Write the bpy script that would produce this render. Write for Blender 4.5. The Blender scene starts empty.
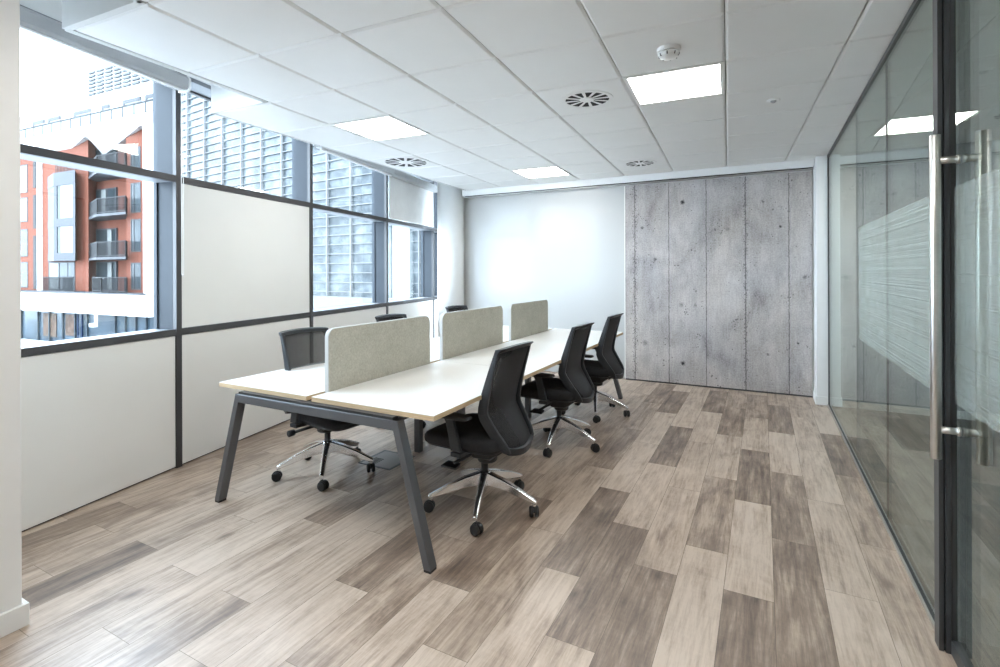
import bpy, bmesh, math, random
from math import sin, cos, pi, radians, atan2, hypot
from mathutils import Vector, Matrix
random.seed(7)
SC = bpy.context.scene
COL = SC.collection

# ------------------------------------------------------------------ measured layout (metres)
EYE = 1.43
YAW = 0.4817
FPX = 502.7
CEIL = 2.639            # suspended ceiling
SOFFIT = 3.06           # slab above it
PX = 0.618              # glass partition plane
FARY = 6.64             # far wall plane
LX, LA = -3.3488, 0.2026   # window wall: foot at y=0 and its angle
CA = 0.0558             # ceiling grid angle
TM = 0.594              # ceiling module

# ------------------------------------------------------------------ materials
def nodes(name):
    m = bpy.data.materials.new(name); m.use_nodes = True
    nt = m.node_tree
    b = nt.nodes['Principled BSDF']
    return m, nt, b
def add(nt, t, **kw):
    n = nt.nodes.new(t)
    for k, v in kw.items():
        if k in n.inputs.keys() if hasattr(n.inputs, 'keys') else False: n.inputs[k].default_value = v
        else: setattr(n, k, v)
    return n
def L(nt, a, b): nt.links.new(a, b)
def ramp(nt, stops, interp='LINEAR'):
    r = nt.nodes.new('ShaderNodeValToRGB'); r.color_ramp.interpolation = interp
    e = r.color_ramp.elements
    while len(e) < len(stops): e.new(0.5)
    for i, (p, c) in enumerate(stops):
        e[i].position = p; e[i].color = (c[0], c[1], c[2], 1)
    return r
def noise(nt, vec, scale, detail=3, rough=.55, dist=0):
    n = nt.nodes.new('ShaderNodeTexNoise'); n.inputs['Scale'].default_value = scale
    n.inputs['Detail'].default_value = detail; n.inputs['Roughness'].default_value = rough
    n.inputs['Distortion'].default_value = dist
    if vec is not None: L(nt, vec, n.inputs['Vector'])
    return n
def mapping(nt, scale=(1,1,1), loc=(0,0,0), src='Object'):
    tc = nt.nodes.new('ShaderNodeTexCoord'); mp = nt.nodes.new('ShaderNodeMapping')
    mp.inputs['Scale'].default_value = scale; mp.inputs['Location'].default_value = loc
    L(nt, tc.outputs[src], mp.inputs['Vector']); return mp
def math_(nt, op, a, b=None, clamp=False):
    n = nt.nodes.new('ShaderNodeMath'); n.operation = op; n.use_clamp = clamp
    for i, v in enumerate((a, b)):
        if v is None: continue
        if isinstance(v, (int, float)): n.inputs[i].default_value = v
        else: L(nt, v, n.inputs[i])
    return n.outputs[0]
def mixc(nt, fac, a, b, mode='MIX'):
    n = nt.nodes.new('ShaderNodeMix'); n.data_type = 'RGBA'; n.blend_type = mode
    for sock, v in ((n.inputs[0], fac), (n.inputs[6], a), (n.inputs[7], b)):
        if isinstance(v, (int, float)): sock.default_value = v
        elif isinstance(v, tuple): sock.default_value = (*v, 1)
        else: L(nt, v, sock)
    return n.outputs[2]
def plain(name, col, rough=.5, metal=0, spec=.5, vary=.04, scale=6, bump=0, bscale=200):
    m, nt, b = nodes(name)
    mp = mapping(nt)
    n = noise(nt, mp.outputs[0], scale)
    r = ramp(nt, [(.3, tuple(c*(1-vary) for c in col)), (.7, tuple(min(1, c*(1+vary)) for c in col))])
    L(nt, n.outputs['Fac'], r.inputs[0]); L(nt, r.outputs[0], b.inputs['Base Color'])
    b.inputs['Roughness'].default_value = rough; b.inputs['Metallic'].default_value = metal
    b.inputs['Specular IOR Level'].default_value = spec
    if bump:
        n2 = noise(nt, mp.outputs[0], bscale, 2)
        bp = nt.nodes.new('ShaderNodeBump'); bp.inputs['Strength'].default_value = bump
        bp.inputs['Distance'].default_value = .002
        L(nt, n2.outputs['Fac'], bp.inputs['Height']); L(nt, bp.outputs[0], b.inputs['Normal'])
    return m
def emit(name, col, s):
    m, nt, b = nodes(name)
    b.inputs['Base Color'].default_value = (.8, .8, .8, 1)
    b.inputs['Emission Color'].default_value = (*col, 1); b.inputs['Emission Strength'].default_value = s
    return m
def glass(name, tint, refl=1.0):
    m, nt, b = nodes(name)
    nt.nodes.remove(b)
    out = nt.nodes['Material Output']
    tr = nt.nodes.new('ShaderNodeBsdfTransparent'); tr.inputs[0].default_value = (*tint, 1)
    gl = nt.nodes.new('ShaderNodeBsdfGlossy'); gl.inputs['Roughness'].default_value = 0.0
    gl.inputs['Color'].default_value = (.96, 1, .97, 1)
    fr = nt.nodes.new('ShaderNodeFresnel'); fr.inputs['IOR'].default_value = 1.5
    geo = nt.nodes.new('ShaderNodeNewGeometry')
    # back faces of the pane see the same interface from inside: keep the air side Fresnel
    ior = math_(nt, 'ADD', math_(nt, 'MULTIPLY', geo.outputs['Backfacing'], 1/1.5-1.5), 1.5)
    L(nt, ior, fr.inputs['IOR'])
    f = math_(nt, 'MULTIPLY', fr.outputs[0], refl, True)
    mx = nt.nodes.new('ShaderNodeMixShader')
    L(nt, f, mx.inputs[0]); L(nt, tr.outputs[0], mx.inputs[1]); L(nt, gl.outputs[0], mx.inputs[2])
    L(nt, mx.outputs[0], out.inputs[0])
    return m

M = {}
M['wall'] = plain('white_wall_paint', (.80, .80, .785), .55, vary=.015, bump=.05)
M['ceil'] = plain('white_metal_ceiling', (.80, .80, .79), .45, vary=.01)
M['upstand'] = plain('pale_grey_upstand', (.66, .66, .65), .5, vary=.01)
M['ceilgap'] = plain('ceiling_gap', (.34, .34, .34), .7)
M['panel'] = plain('warm_white_infill', (.78, .77, .735), .42, vary=.015, scale=2)
M['frame'] = plain('dark_window_metal', (.045, .044, .046), .42, vary=.06)
M['jamb'] = plain('skylit_frame_metal', (.036, .042, .050), .45, vary=.05, spec=.15)  # same metal as the mullion face, with blue sky light put into the colour
M['header'] = plain('grey_header_metal', (.22, .23, .245), .4)
M['cassette'] = plain('grey_blind_metal', (.40, .405, .41), .45)
M['blind'] = plain('white_blind_cloth', (.72, .71, .69), .7, bump=.1, bscale=400)
M['whiteplastic'] = plain('white_plastic', (.82, .82, .81), .4, vary=.01)
M['black'] = plain('black_plastic', (.018, .019, .021), .4, vary=.1)
M['charcoal'] = plain('charcoal_plastic', (.030, .034, .039), .38, vary=.08, spec=.35)
M['rubber'] = plain('caster_rubber', (.012, .012, .013), .5, vary=.1)
M['seat'] = plain('black_seat_cloth', (.013, .014, .017), .85, vary=.2, scale=60, bump=.4, bscale=600)
M['chrome'] = plain('polished_aluminium', (.90, .91, .93), .19, metal=1, vary=.02)
M['steel'] = plain('brushed_steel', (.70, .69, .66), .32, metal=1, vary=.05, scale=30)
M['alu'] = plain('satin_aluminium', (.68, .67, .65), .3, metal=1, vary=.03)
M['deskleg'] = plain('graphite_leg_metal', (.135, .14, .15), .36, metal=.6, vary=.06)
M['top'] = plain('white_desk_laminate', (.78, .775, .745), .30, vary=.01, scale=3)
M['dark'] = plain('dark_recess', (.012, .012, .012), .8)
M['track'] = plain('anthracite_track', (.05, .053, .055), .4)
M['postwhite'] = plain('white_post_paint', (.80, .81, .80), .5, vary=.01)
M['glassclear'] = glass('window_glass', (.97, .985, .985), .8)
M['glasspart'] = glass('partition_glass', (.85, .885, .87), 1.0)
M['glasspart_plain'] = glass('partition_glass_plain', (.90, .915, .90), 1.0)
M['lamp'] = emit('led_panel', (1, .972, .93), 12.5)

def m_plywood_edge():
    m, nt, b = nodes('ply_edge')
    mp = mapping(nt, (3, 3, 120)); n = noise(nt, mp.outputs[0], 4, 3)
    r = ramp(nt, [(.3, (.50, .36, .21)), (.7, (.66, .51, .33))])
    L(nt, n.outputs['Fac'], r.inputs[0]); L(nt, r.outputs[0], b.inputs['Base Color']); b.inputs['Roughness'].default_value = .5
    return m
M['edge'] = m_plywood_edge()

def m_whiteboard():
    m, nt, b = nodes('back_painted_glass')
    mp = mapping(nt); n = noise(nt, mp.outputs[0], .7, 1)
    r = ramp(nt, [(.3, (.50, .505, .495)), (.7, (.52, .525, .515))])
    L(nt, n.outputs['Fac'], r.inputs[0]); L(nt, r.outputs[0], b.inputs['Base Color'])
    b.inputs['Roughness'].default_value = .45; b.inputs['Coat Weight'].default_value = .16; b.inputs['Coat Roughness'].default_value = .08; b.inputs['Specular IOR Level'].default_value = .2
    b.inputs['Coat IOR'].default_value = 1.5
    return m
M['whiteboard'] = m_whiteboard()

def m_screen():
    m, nt, b = nodes('felt_screen_cloth')
    mp = mapping(nt); n = noise(nt, mp.outputs[0], 90, 4, .7); n2 = noise(nt, mp.outputs[0], 9, 2)
    r = ramp(nt, [(.3, (.36, .345, .285)), (.55, (.48, .465, .395)), (.75, (.60, .585, .51))])
    f = math_(nt, 'ADD', math_(nt, 'MULTIPLY', n.outputs['Fac'], .75), math_(nt, 'MULTIPLY', n2.outputs['Fac'], .25))
    L(nt, f, r.inputs[0]); L(nt, r.outputs[0], b.inputs['Base Color'])
    b.inputs['Roughness'].default_value = .95; b.inputs['Specular IOR Level'].default_value = .15
    bp = nt.nodes.new('ShaderNodeBump'); bp.inputs['Strength'].default_value = .3; bp.inputs['Distance'].default_value = .002
    L(nt, n.outputs['Fac'], bp.inputs['Height']); L(nt, bp.outputs[0], b.inputs['Normal'])
    return m
M['screen'] = m_screen()
M['screenedge'] = plain('pale_screen_edging', (.50, .505, .50), .6, bump=.1)

def m_mesh():
    m, nt, b = nodes('chair_back_net')
    out = nt.nodes['Material Output']
    b.inputs['Base Color'].default_value = (.02, .021, .024, 1); b.inputs['Roughness'].default_value = .7
    mp = mapping(nt); n = noise(nt, mp.outputs[0], 300, 2)
    lw = nt.nodes.new('ShaderNodeLayerWeight'); lw.inputs['Blend'].default_value = .5
    # open weave: the holes close as the cloth is seen more obliquely
    f = math_(nt, 'ADD', math_(nt, 'MULTIPLY', lw.outputs['Facing'], 1.1), .36, True)
    f = math_(nt, 'ADD', f, math_(nt, 'MULTIPLY', n.outputs['Fac'], .06), True)
    tr = nt.nodes.new('ShaderNodeBsdfTransparent')
    mx = nt.nodes.new('ShaderNodeMixShader')
    L(nt, f, mx.inputs[0]); L(nt, tr.outputs[0], mx.inputs[1]); L(nt, b.outputs[0], mx.inputs[2]); L(nt, mx.outputs[0], out.inputs[0])
    return m
M['net'] = m_mesh()

def m_floor(name, cols):
    m, nt, b = nodes(name)
    at = nt.nodes.new('ShaderNodeAttribute'); at.attribute_name = 'tone'
    sd = nt.nodes.new('ShaderNodeAttribute'); sd.attribute_name = 'seed'
    tc = nt.nodes.new('ShaderNodeTexCoord')
    off = nt.nodes.new('ShaderNodeVectorMath'); off.operation = 'ADD'
    sc = nt.nodes.new('ShaderNodeVectorMath'); sc.operation = 'SCALE'; sc.inputs['Scale'].default_value = 37
    L(nt, sd.outputs['Color'], sc.inputs[0]); L(nt, tc.outputs['Object'], off.inputs[0]); L(nt, sc.outputs[0], off.inputs[1])
    def mp(s):
        q = nt.nodes.new('ShaderNodeMapping'); q.inputs['Scale'].default_value = s
        L(nt, off.outputs[0], q.inputs['Vector']); return q.outputs[0]
    fine = noise(nt, mp((48, 3.2, 1)), 1, 6, .72, .6)
    grain = noise(nt, mp((15, 1.3, 1)), 1, 4, .6, 1.4)
    blot = noise(nt, mp((4.2, 1.9, 1)), 1, 4, .6, 1.2)
    cross = noise(nt, mp((10, 70, 1)), 1, 2, .5)
    fleck = noise(nt, mp((130, 14, 1)), 1, 4, .7, .3)
    v = math_(nt, 'MULTIPLY', at.outputs['Fac'], .74)
    for n_, k_ in ((grain, .85), (blot, .90), (fine, .95), (cross, .12), (fleck, .42)):
        v = math_(nt, 'ADD', v, math_(nt, 'MULTIPLY', math_(nt, 'SUBTRACT', n_.outputs['Fac'], .5), k_))
    v = math_(nt, 'ADD', v, .06)
    # scattered small knots and dark checks
    vo = nt.nodes.new('ShaderNodeTexVoronoi'); vo.inputs['Scale'].default_value = 1; L(nt, mp((4.2, 2.0, 1)), vo.inputs['Vector'])
    kn = math_(nt, 'SUBTRACT', 1, math_(nt, 'DIVIDE', math_(nt, 'ADD', vo.outputs['Distance'], math_(nt, 'MULTIPLY', math_(nt, 'SUBTRACT', fine.outputs['Fac'], .5), .22)), .13), True)
    v = math_(nt, 'ADD', v, math_(nt, 'MULTIPLY', kn, .32))
    r = ramp(nt, cols); L(nt, v, r.inputs[0]); L(nt, r.outputs[0], b.inputs['Base Color'])
    rr_ = math_(nt, 'ADD', math_(nt, 'MULTIPLY', grain.outputs['Fac'], .16), .30)
    L(nt, rr_, b.inputs['Roughness']); b.inputs['Specular IOR Level'].default_value = 1.0
    bp = nt.nodes.new('ShaderNodeBump'); bp.inputs['Strength'].default_value = .12; bp.inputs['Distance'].default_value = .001
    L(nt, fine.outputs['Fac'], bp.inputs['Height']); L(nt, bp.outputs[0], b.inputs['Normal'])
    return m
M['floor'] = m_floor('vinyl_oak_planks', [(0, (.57, .465, .375)), (.28, (.44, .343, .264)), (.55, (.255, .185, .137)), (.8, (.148, .104, .077)), (1, (.068, .049, .038))])
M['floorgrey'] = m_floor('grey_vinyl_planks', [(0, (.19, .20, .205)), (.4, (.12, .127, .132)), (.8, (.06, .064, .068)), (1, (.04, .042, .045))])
M['floorgap'] = plain('plank_joint', (.16, .13, .10), .6)

JOINTS = [-1.475, -1.05, -.612, -.18, .265]
def m_concrete():
    m, nt, b = nodes('board_marked_concrete')
    tc = nt.nodes.new('ShaderNodeTexCoord'); sep = nt.nodes.new('ShaderNodeSeparateXYZ'); L(nt, tc.outputs['Object'], sep.inputs[0])
    X, Z = sep.outputs[0], sep.outputs[2]
    def mp(s):
        q = nt.nodes.new('ShaderNodeMapping'); q.inputs['Scale'].default_value = s
        L(nt, tc.outputs['Object'], q.inputs['Vector']); return q.outputs[0]
    big = noise(nt, mp((1.3, 1, 1.0)), 1.4, 5, .6, .5)
    streak = noise(nt, mp((7, 1, 1.6)), 1.5, 5, .65, .6)
    fine = noise(nt, mp((45, 1, 5)), 1.3, 3, .6)
    grit = noise(nt, mp((1, 1, 1)), 60, 3, .7)
    v = math_(nt, 'ADD', math_(nt, 'MULTIPLY', big.outputs['Fac'], .50), math_(nt, 'MULTIPLY', streak.outputs['Fac'], .20))
    v = math_(nt, 'ADD', v, math_(nt, 'MULTIPLY', fine.outputs['Fac'], .12))
    v = math_(nt, 'ADD', v, math_(nt, 'MULTIPLY', grit.outputs['Fac'], .34))
    r = ramp(nt, [(.42, (.18, .168, .165)), (.53, (.35, .332, .322)), (.63, (.48, .46, .445)), (.78, (.66, .645, .63))])
    L(nt, v, r.inputs[0])
    hue = noise(nt, mp((1.6, 1, 1)), 1.1, 2)
    hr = ramp(nt, [(.35, (.985, .975, 1.0)), (.65, (1.05, 1.0, .965))]); L(nt, hue.outputs['Fac'], hr.inputs[0])
    colr = mixc(nt, 1.0, r.outputs[0], hr.outputs[0], 'MULTIPLY')
    # board joints: a wandering dark line and a band of blow holes around some of them
    wob = noise(nt, mp((1, 1, 6)), 3, 3)
    wv = math_(nt, 'MULTIPLY', math_(nt, 'SUBTRACT', wob.outputs['Fac'], .5), .02)
    brk = noise(nt, mp((1, 1, 3)), 7, 3)
    dark = None; band = None
    for i, j in enumerate(JOINTS):
        d = math_(nt, 'ABSOLUTE', math_(nt, 'SUBTRACT', math_(nt, 'ADD', X, wv), j))
        w = (.008, .008, .0075, .010, .008)[i]
        lm = math_(nt, 'SUBTRACT', 1, math_(nt, 'DIVIDE', d, w), True)
        lm = math_(nt, 'MULTIPLY', lm, math_(nt, 'ADD', math_(nt, 'MULTIPLY', brk.outputs['Fac'], 1.4), .1), True)
        dark = lm if dark is None else math_(nt, 'MAXIMUM', dark, lm)
        bw = (.075, .02, .03, .05, .03)[i]
        bm_ = math_(nt, 'SUBTRACT', 1, math_(nt, 'DIVIDE', d, bw), True)
        bm_ = math_(nt, 'MULTIPLY', bm_, (1, .4, .5, 1, .6)[i])
        band = bm_ if band is None else math_(nt, 'MAXIMUM', band, bm_)
    vor = nt.nodes.new('ShaderNodeTexVoronoi'); vor.inputs['Scale'].default_value = 55; vor.inputs['Randomness'].default_value = 1
    L(nt, mp((1, .01, .8)), vor.inputs['Vector'])
    pit = math_(nt, 'LESS_THAN', vor.outputs['Distance'], math_(nt, 'MULTIPLY', band, .46))
    vor2 = nt.nodes.new('ShaderNodeTexVoronoi'); vor2.inputs['Scale'].default_value = 26
    L(nt, mp((1, .01, 1)), vor2.inputs['Vector'])
    sel = noise(nt, mp((1, 1, 1)), 5, 2)
    p2 = math_(nt, 'LESS_THAN', vor2.outputs['Distance'], math_(nt, 'MULTIPLY', math_(nt, 'SUBTRACT', sel.outputs['Fac'], .42), 1.0))
    pit = math_(nt, 'MAXIMUM', math_(nt, 'MULTIPLY', pit, .62), math_(nt, 'MULTIPLY', p2, .6))
    # larger tie holes and knots
    for (hx, hz, rad, st) in [(-.885, 2.28, .035, .9), (-.885, .27, .035, .9), (.18, 1.93, .022, .8), (-.90, 1.0, .04, .35), (-1.38, 1.98, .03, .55),
                              (-1.22, 1.57, .03, .6), (-.74, 1.0, .03, .3), (-1.35, .50, .05, .35), (.0, 2.23, .02, .6), (-.37, 1.92, .03, .3), (.05, .45, .02, .5), (.35, .6, .018, .7), (.42, 1.35, .03, .5)]:
        dx = math_(nt, 'SUBTRACT', X, hx); dz = math_(nt, 'SUBTRACT', Z, hz)
        dd = math_(nt, 'SQRT', math_(nt, 'ADD', math_(nt, 'MULTIPLY', dx, dx), math_(nt, 'MULTIPLY', dz, dz)))
        dd = math_(nt, 'ADD', dd, math_(nt, 'MULTIPLY', math_(nt, 'SUBTRACT', grit.outputs['Fac'], .5), .05))
        hm = math_(nt, 'MULTIPLY', math_(nt, 'SUBTRACT', 1, math_(nt, 'DIVIDE', dd, rad), True), st * 1.6, True)
        pit = math_(nt, 'MAXIMUM', pit, hm)
    tot = math_(nt, 'MAXIMUM', pit, dark)
    c2 = mixc(nt, tot, colr, (.03, .028, .03))
    L(nt, c2, b.inputs['Base Color']); b.inputs['Roughness'].default_value = .6; b.inputs['Specular IOR Level'].default_value = .35
    return m
M['concrete'] = m_concrete()

def m_film():
    m, nt, b = nodes('striped_film')
    out = nt.nodes['Material Output']
    tc = nt.nodes.new('ShaderNodeTexCoord'); sep = nt.nodes.new('ShaderNodeSeparateXYZ'); L(nt, tc.outputs['Object'], sep.inputs[0])
    q = nt.nodes.new('ShaderNodeMapping'); q.inputs['Scale'].default_value = (1, .22, 210); L(nt, tc.outputs['Object'], q.inputs['Vector'])
    n = noise(nt, q.outputs[0], 1, 3, .6)
    f = math_(nt, 'MULTIPLY', math_(nt, 'SUBTRACT', n.outputs['Fac'], .32), 1.15, True)
    f = math_(nt, 'MULTIPLY', f, .80)
    b.inputs['Base Color'].default_value = (.80, .86, .82, 1); b.inputs['Roughness'].default_value = .6
    tl = nt.nodes.new('ShaderNodeBsdfTranslucent'); tl.inputs[0].default_value = (.8, .86, .82, 1)
    ms = nt.nodes.new('ShaderNodeMixShader'); ms.inputs[0].default_value = .5
    L(nt, b.outputs[0], ms.inputs[1]); L(nt, tl.outputs[0], ms.inputs[2])
    tr = nt.nodes.new('ShaderNodeBsdfTransparent'); mx = nt.nodes.new('ShaderNodeMixShader')
    L(nt, f, mx.inputs[0]); L(nt, tr.outputs[0], mx.inputs[1]); L(nt, ms.outputs[0], mx.inputs[2]); L(nt, mx.outputs[0], out.inputs[0])
    return m
M['film'] = m_film()

def m_brick():
    m, nt, b = nodes('red_brick')
    mp = mapping(nt, (1, 1, 1))
    sep = nt.nodes.new('ShaderNodeSeparateXYZ'); L(nt, mp.outputs[0], sep.inputs[0])
    cb = nt.nodes.new('ShaderNodeCombineXYZ'); L(nt, math_(nt, 'ADD', sep.outputs[0], sep.outputs[1]), cb.inputs[0]); L(nt, sep.outputs[2], cb.inputs[1])
    br = nt.nodes.new('ShaderNodeTexBrick'); br.inputs['Scale'].default_value = 2.2
    br.inputs['Color1'].default_value = (.118, .040, .025, 1); br.inputs['Color2'].default_value = (.102, .033, .020, 1)
    br.inputs['Mortar'].default_value = (.11, .05, .036, 1); br.inputs['Mortar Size'].default_value = .015
    L(nt, cb.outputs[0], br.inputs['Vector'])
    n = noise(nt, mp.outputs[0], .8, 3)
    c = mixc(nt, math_(nt, 'MULTIPLY', n.outputs['Fac'], .25), br.outputs[0], (.115, .047, .033))
    L(nt, c, b.inputs['Base Color']); b.inputs['Roughness'].default_value = .85; b.inputs['Specular IOR Level'].default_value = .08
    return m
M['brick'] = m_brick()
M['extwhite'] = plain('white_render', (0.36, 0.35, 0.34), .7, vary=.02, spec=.08)
M['extgrey'] = plain('grey_cladding', (0.04, 0.041, 0.044), .5, spec=.08)
M['extsoffit'] = plain('pale_soffit_render', (0.4, 0.39, 0.385), .7, spec=.08)
M['extlouvre'] = plain('grey_louvre_metal', (0.06, 0.062, 0.064), .6, spec=.08)
M['extbay'] = plain('grey_bay_cladding', (0.038, 0.04, 0.045), .5, spec=.08)
M['extdark'] = plain('dark_railing_metal', (0.011, 0.011, 0.012), .5, spec=.08)
M['extshop'] = plain('shopfront_glass', (0.026, 0.037, 0.047), .2, vary=.4, scale=.6, spec=.08)
M['extframe'] = plain('shopfront_frame', (0.022, 0.028, 0.034), .5, spec=.08)
M['blueladder'] = plain('blue_paint', (0.006, 0.014, 0.035), .5, spec=.08)
M['poster'] = plain('orange_window_picture', (0.06, 0.037, 0.026), .6, vary=.4, scale=3, spec=.08)
M['extglass'] = plain('flat_window_glass', (0.022, 0.028, 0.031), .12, vary=.35, scale=.9, spec=.08)
M['extblind'] = plain('white_window_blind', (0.13, 0.135, 0.13), .5, vary=.04, scale=3, spec=.08)
M['fin'] = plain('white_louvre_metal', (.115, .115, .115), .5, vary=.01, spec=.08)
M['ground'] = plain('street_paving', (0.3, 0.3, 0.3), .9, vary=.1, scale=.3, spec=.08)
def m_office():
    m, nt, b = nodes('office_glazing')
    mp = mapping(nt, (1, 1, 1))
    br = nt.nodes.new('ShaderNodeTexBrick'); br.offset = 0
    sep = nt.nodes.new('ShaderNodeSeparateXYZ'); L(nt, mp.outputs[0], sep.inputs[0])
    cb = nt.nodes.new('ShaderNodeCombineXYZ'); L(nt, sep.outputs[0], cb.inputs[0]); L(nt, sep.outputs[2], cb.inputs[1])
    br.inputs['Scale'].default_value = 1; br.inputs['Brick Width'].default_value = .9; br.inputs['Row Height'].default_value = 1.8
    br.inputs['Color1'].default_value = (.035, .042, .045, 1); br.inputs['Color2'].default_value = (.085, .092, .094, 1)
    br.inputs['Mortar'].default_value = (.09, .093, .092, 1); br.inputs['Mortar Size'].default_value = .02; br.inputs['Bias'].default_value = .1
    L(nt, cb.outputs[0], br.inputs['Vector'])
    n = noise(nt, cb.outputs[0], 1.1, 4, .7)
    r = ramp(nt, [(.40, (.008, .012, .016)), (.50, (.040, .050, .055)), (.62, (.10, .108, .11))]); L(nt, n.outputs['Fac'], r.inputs[0])
    c = mixc(nt, .65, br.outputs[0], r.outputs[0])
    L(nt, c, b.inputs['Base Color']); b.inputs['Roughness'].default_value = .2; b.inputs['Specular IOR Level'].default_value = .15
    return m
M['office'] = m_office()

# ------------------------------------------------------------------ geometry helpers
def box(bm, x0, x1, y0, y1, z0, z1, mi=0):
    vs = [bm.verts.new((x, y, z)) for z in (z0, z1) for y in (y0, y1) for x in (x0, x1)]
    fs = []
    for q in ((0, 2, 3, 1), (4, 5, 7, 6), (0, 1, 5, 4), (2, 6, 7, 3), (0, 4, 6, 2), (1, 3, 7, 5)):
        f = bm.faces.new([vs[i] for i in q]); f.material_index = mi; fs.append(f)
    return vs
def hexa(bm, p, mi=0):
    """eight corners: bottom ring of four, top ring of four"""
    vs = [bm.verts.new(q) for q in p]
    for q in ((3, 2, 1, 0), (4, 5, 6, 7), (0, 1, 5, 4), (1, 2, 6, 5), (2, 3, 7, 6), (3, 0, 4, 7)):
        f = bm.faces.new([vs[i] for i in q]); f.material_index = mi
    return vs
def loft(bm, rings, cap=True, close=False, mi=0, smooth=False):
    R = [[bm.verts.new(p) for p in r] for r in rings]
    n = len(R[0])
    pairs = list(zip(R[:-1], R[1:])) + ([(R[-1], R[0])] if close else [])
    for a, b in pairs:
        for i in range(n):
            f = bm.faces.new((a[i], a[(i+1) % n], b[(i+1) % n], b[i])); f.material_index = mi; f.smooth = smooth
    if cap and not close:
        f = bm.faces.new(list(reversed(R[0]))); f.material_index = mi
        f = bm.faces.new(R[-1]); f.material_index = mi
def frame_at(t):
    t = Vector(t).normalized(); up = Vector((0, 0, 1)) if abs(t.z) < .95 else Vector((1, 0, 0))
    a = t.cross(up).normalized(); b = a.cross(t).normalized(); return a, b
def tube(bm, pts, r, n=12, mi=0, smooth=True):
    pts = [Vector(p) for p in pts]; rings = []
    for i, p in enumerate(pts):
        t = (pts[min(i+1, len(pts)-1)] - pts[max(i-1, 0)])
        a, b = frame_at(t); rr = r[i] if isinstance(r, (list, tuple)) else r
        rings.append([p + a*cos(2*pi*k/n)*rr + b*sin(2*pi*k/n)*rr for k in range(n)])
    loft(bm, rings, mi=mi, smooth=smooth)
def lathe(bm, prof, c=(0, 0, 0), n=24, mi=0, axis='z', smooth=True):
    rings = []
    for (r, z) in prof:
        ring = []
        for k in range(n):
            a = 2*pi*k/n
            if axis == 'z': ring.append((c[0]+r*cos(a), c[1]+r*sin(a), c[2]+z))
            elif axis == 'x': ring.append((c[0]+z, c[1]+r*cos(a), c[2]+r*sin(a)))
            else: ring.append((c[0]+r*sin(a), c[1]+z, c[2]+r*cos(a)))
        rings.append(ring)
    loft(bm, rings, mi=mi, smooth=smooth)
def obj(name, bm, mats, parent=None, loc=(0, 0, 0), bevel=0, seg=2, off=None, merge=True):
    if off is not None: bmesh.ops.translate(bm, vec=-Vector(off), verts=bm.verts)
    bmesh.ops.recalc_face_normals(bm, faces=bm.faces)
    me = bpy.data.meshes.new(name); bm.to_mesh(me); bm.free()
    for m in (mats if isinstance(mats, (list, tuple)) else [mats]): me.materials.append(M[m] if isinstance(m, str) else m)
    o = bpy.data.objects.new(name, me); COL.objects.link(o)
    o.location = loc
    if parent: o.parent = parent
    if bevel:
        md = o.modifiers.new('soften', 'BEVEL'); md.width = bevel; md.segments = seg; md.limit_method = 'ANGLE'; md.angle_limit = radians(40)
        md.harden_normals = False
    return o
def tag(o, label, cat, group=None):
    o['label'] = label; o['category'] = cat
    if group: o['group'] = group
    return o
def thing(name, label, cat, loc=(0, 0, 0), rz=0, group=None):
    o = bpy.data.objects.new(name, None); COL.objects.link(o); o.location = loc; o.rotation_euler = (0, 0, rz)
    return tag(o, label, cat, group)
def struct(name, bm, mats, parent=None, **kw):
    o = obj(name, bm, mats, parent, **kw)
    o['kind'] = 'structure'; return o
def sroot(name, loc=(0, 0, 0)):
    o = bpy.data.objects.new(name, None); COL.objects.link(o); o.location = loc; o['kind'] = 'structure'; return o
def dup(root, loc, rz, label, group=None, mods=None):
    r = root.copy(); COL.objects.link(r); r.location = loc; r.rotation_euler = (0, 0, rz); r['label'] = label
    if group: r['group'] = group
    for ch in list(root.children):
        c = ch.copy(); COL.objects.link(c); c.parent = r
        for g in list(ch.children):
            d = g.copy(); COL.objects.link(d); d.parent = c
    return r
def B(): return bmesh.new()
def W(t, z, o):        # window wall: t along, o into the room
    return (LX - sin(LA)*t + cos(LA)*o, cos(LA)*t + sin(LA)*o, z)
def wbox(bm, t0, t1, z0, z1, o0, o1, mi=0):
    hexa(bm, [W(t0, z0, o0), W(t1, z0, o0), W(t1, z0, o1), W(t0, z0, o1), W(t0, z1, o0), W(t1, z1, o0), W(t1, z1, o1), W(t0, z1, o1)], mi)
def clip(bm):          # keep what lies inside the window wall
    bmesh.ops.bisect_plane(bm, geom=bm.verts[:]+bm.edges[:]+bm.faces[:], plane_co=W(0, 0, -.16), plane_no=(-cos(LA), -sin(LA), 0), clear_outer=True)
def G(u, v):           # ceiling grid
    U, V = u*TM - .0115, v*TM + 2.598
    return (U*cos(CA) - V*sin(CA), U*sin(CA) + V*cos(CA))

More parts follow.
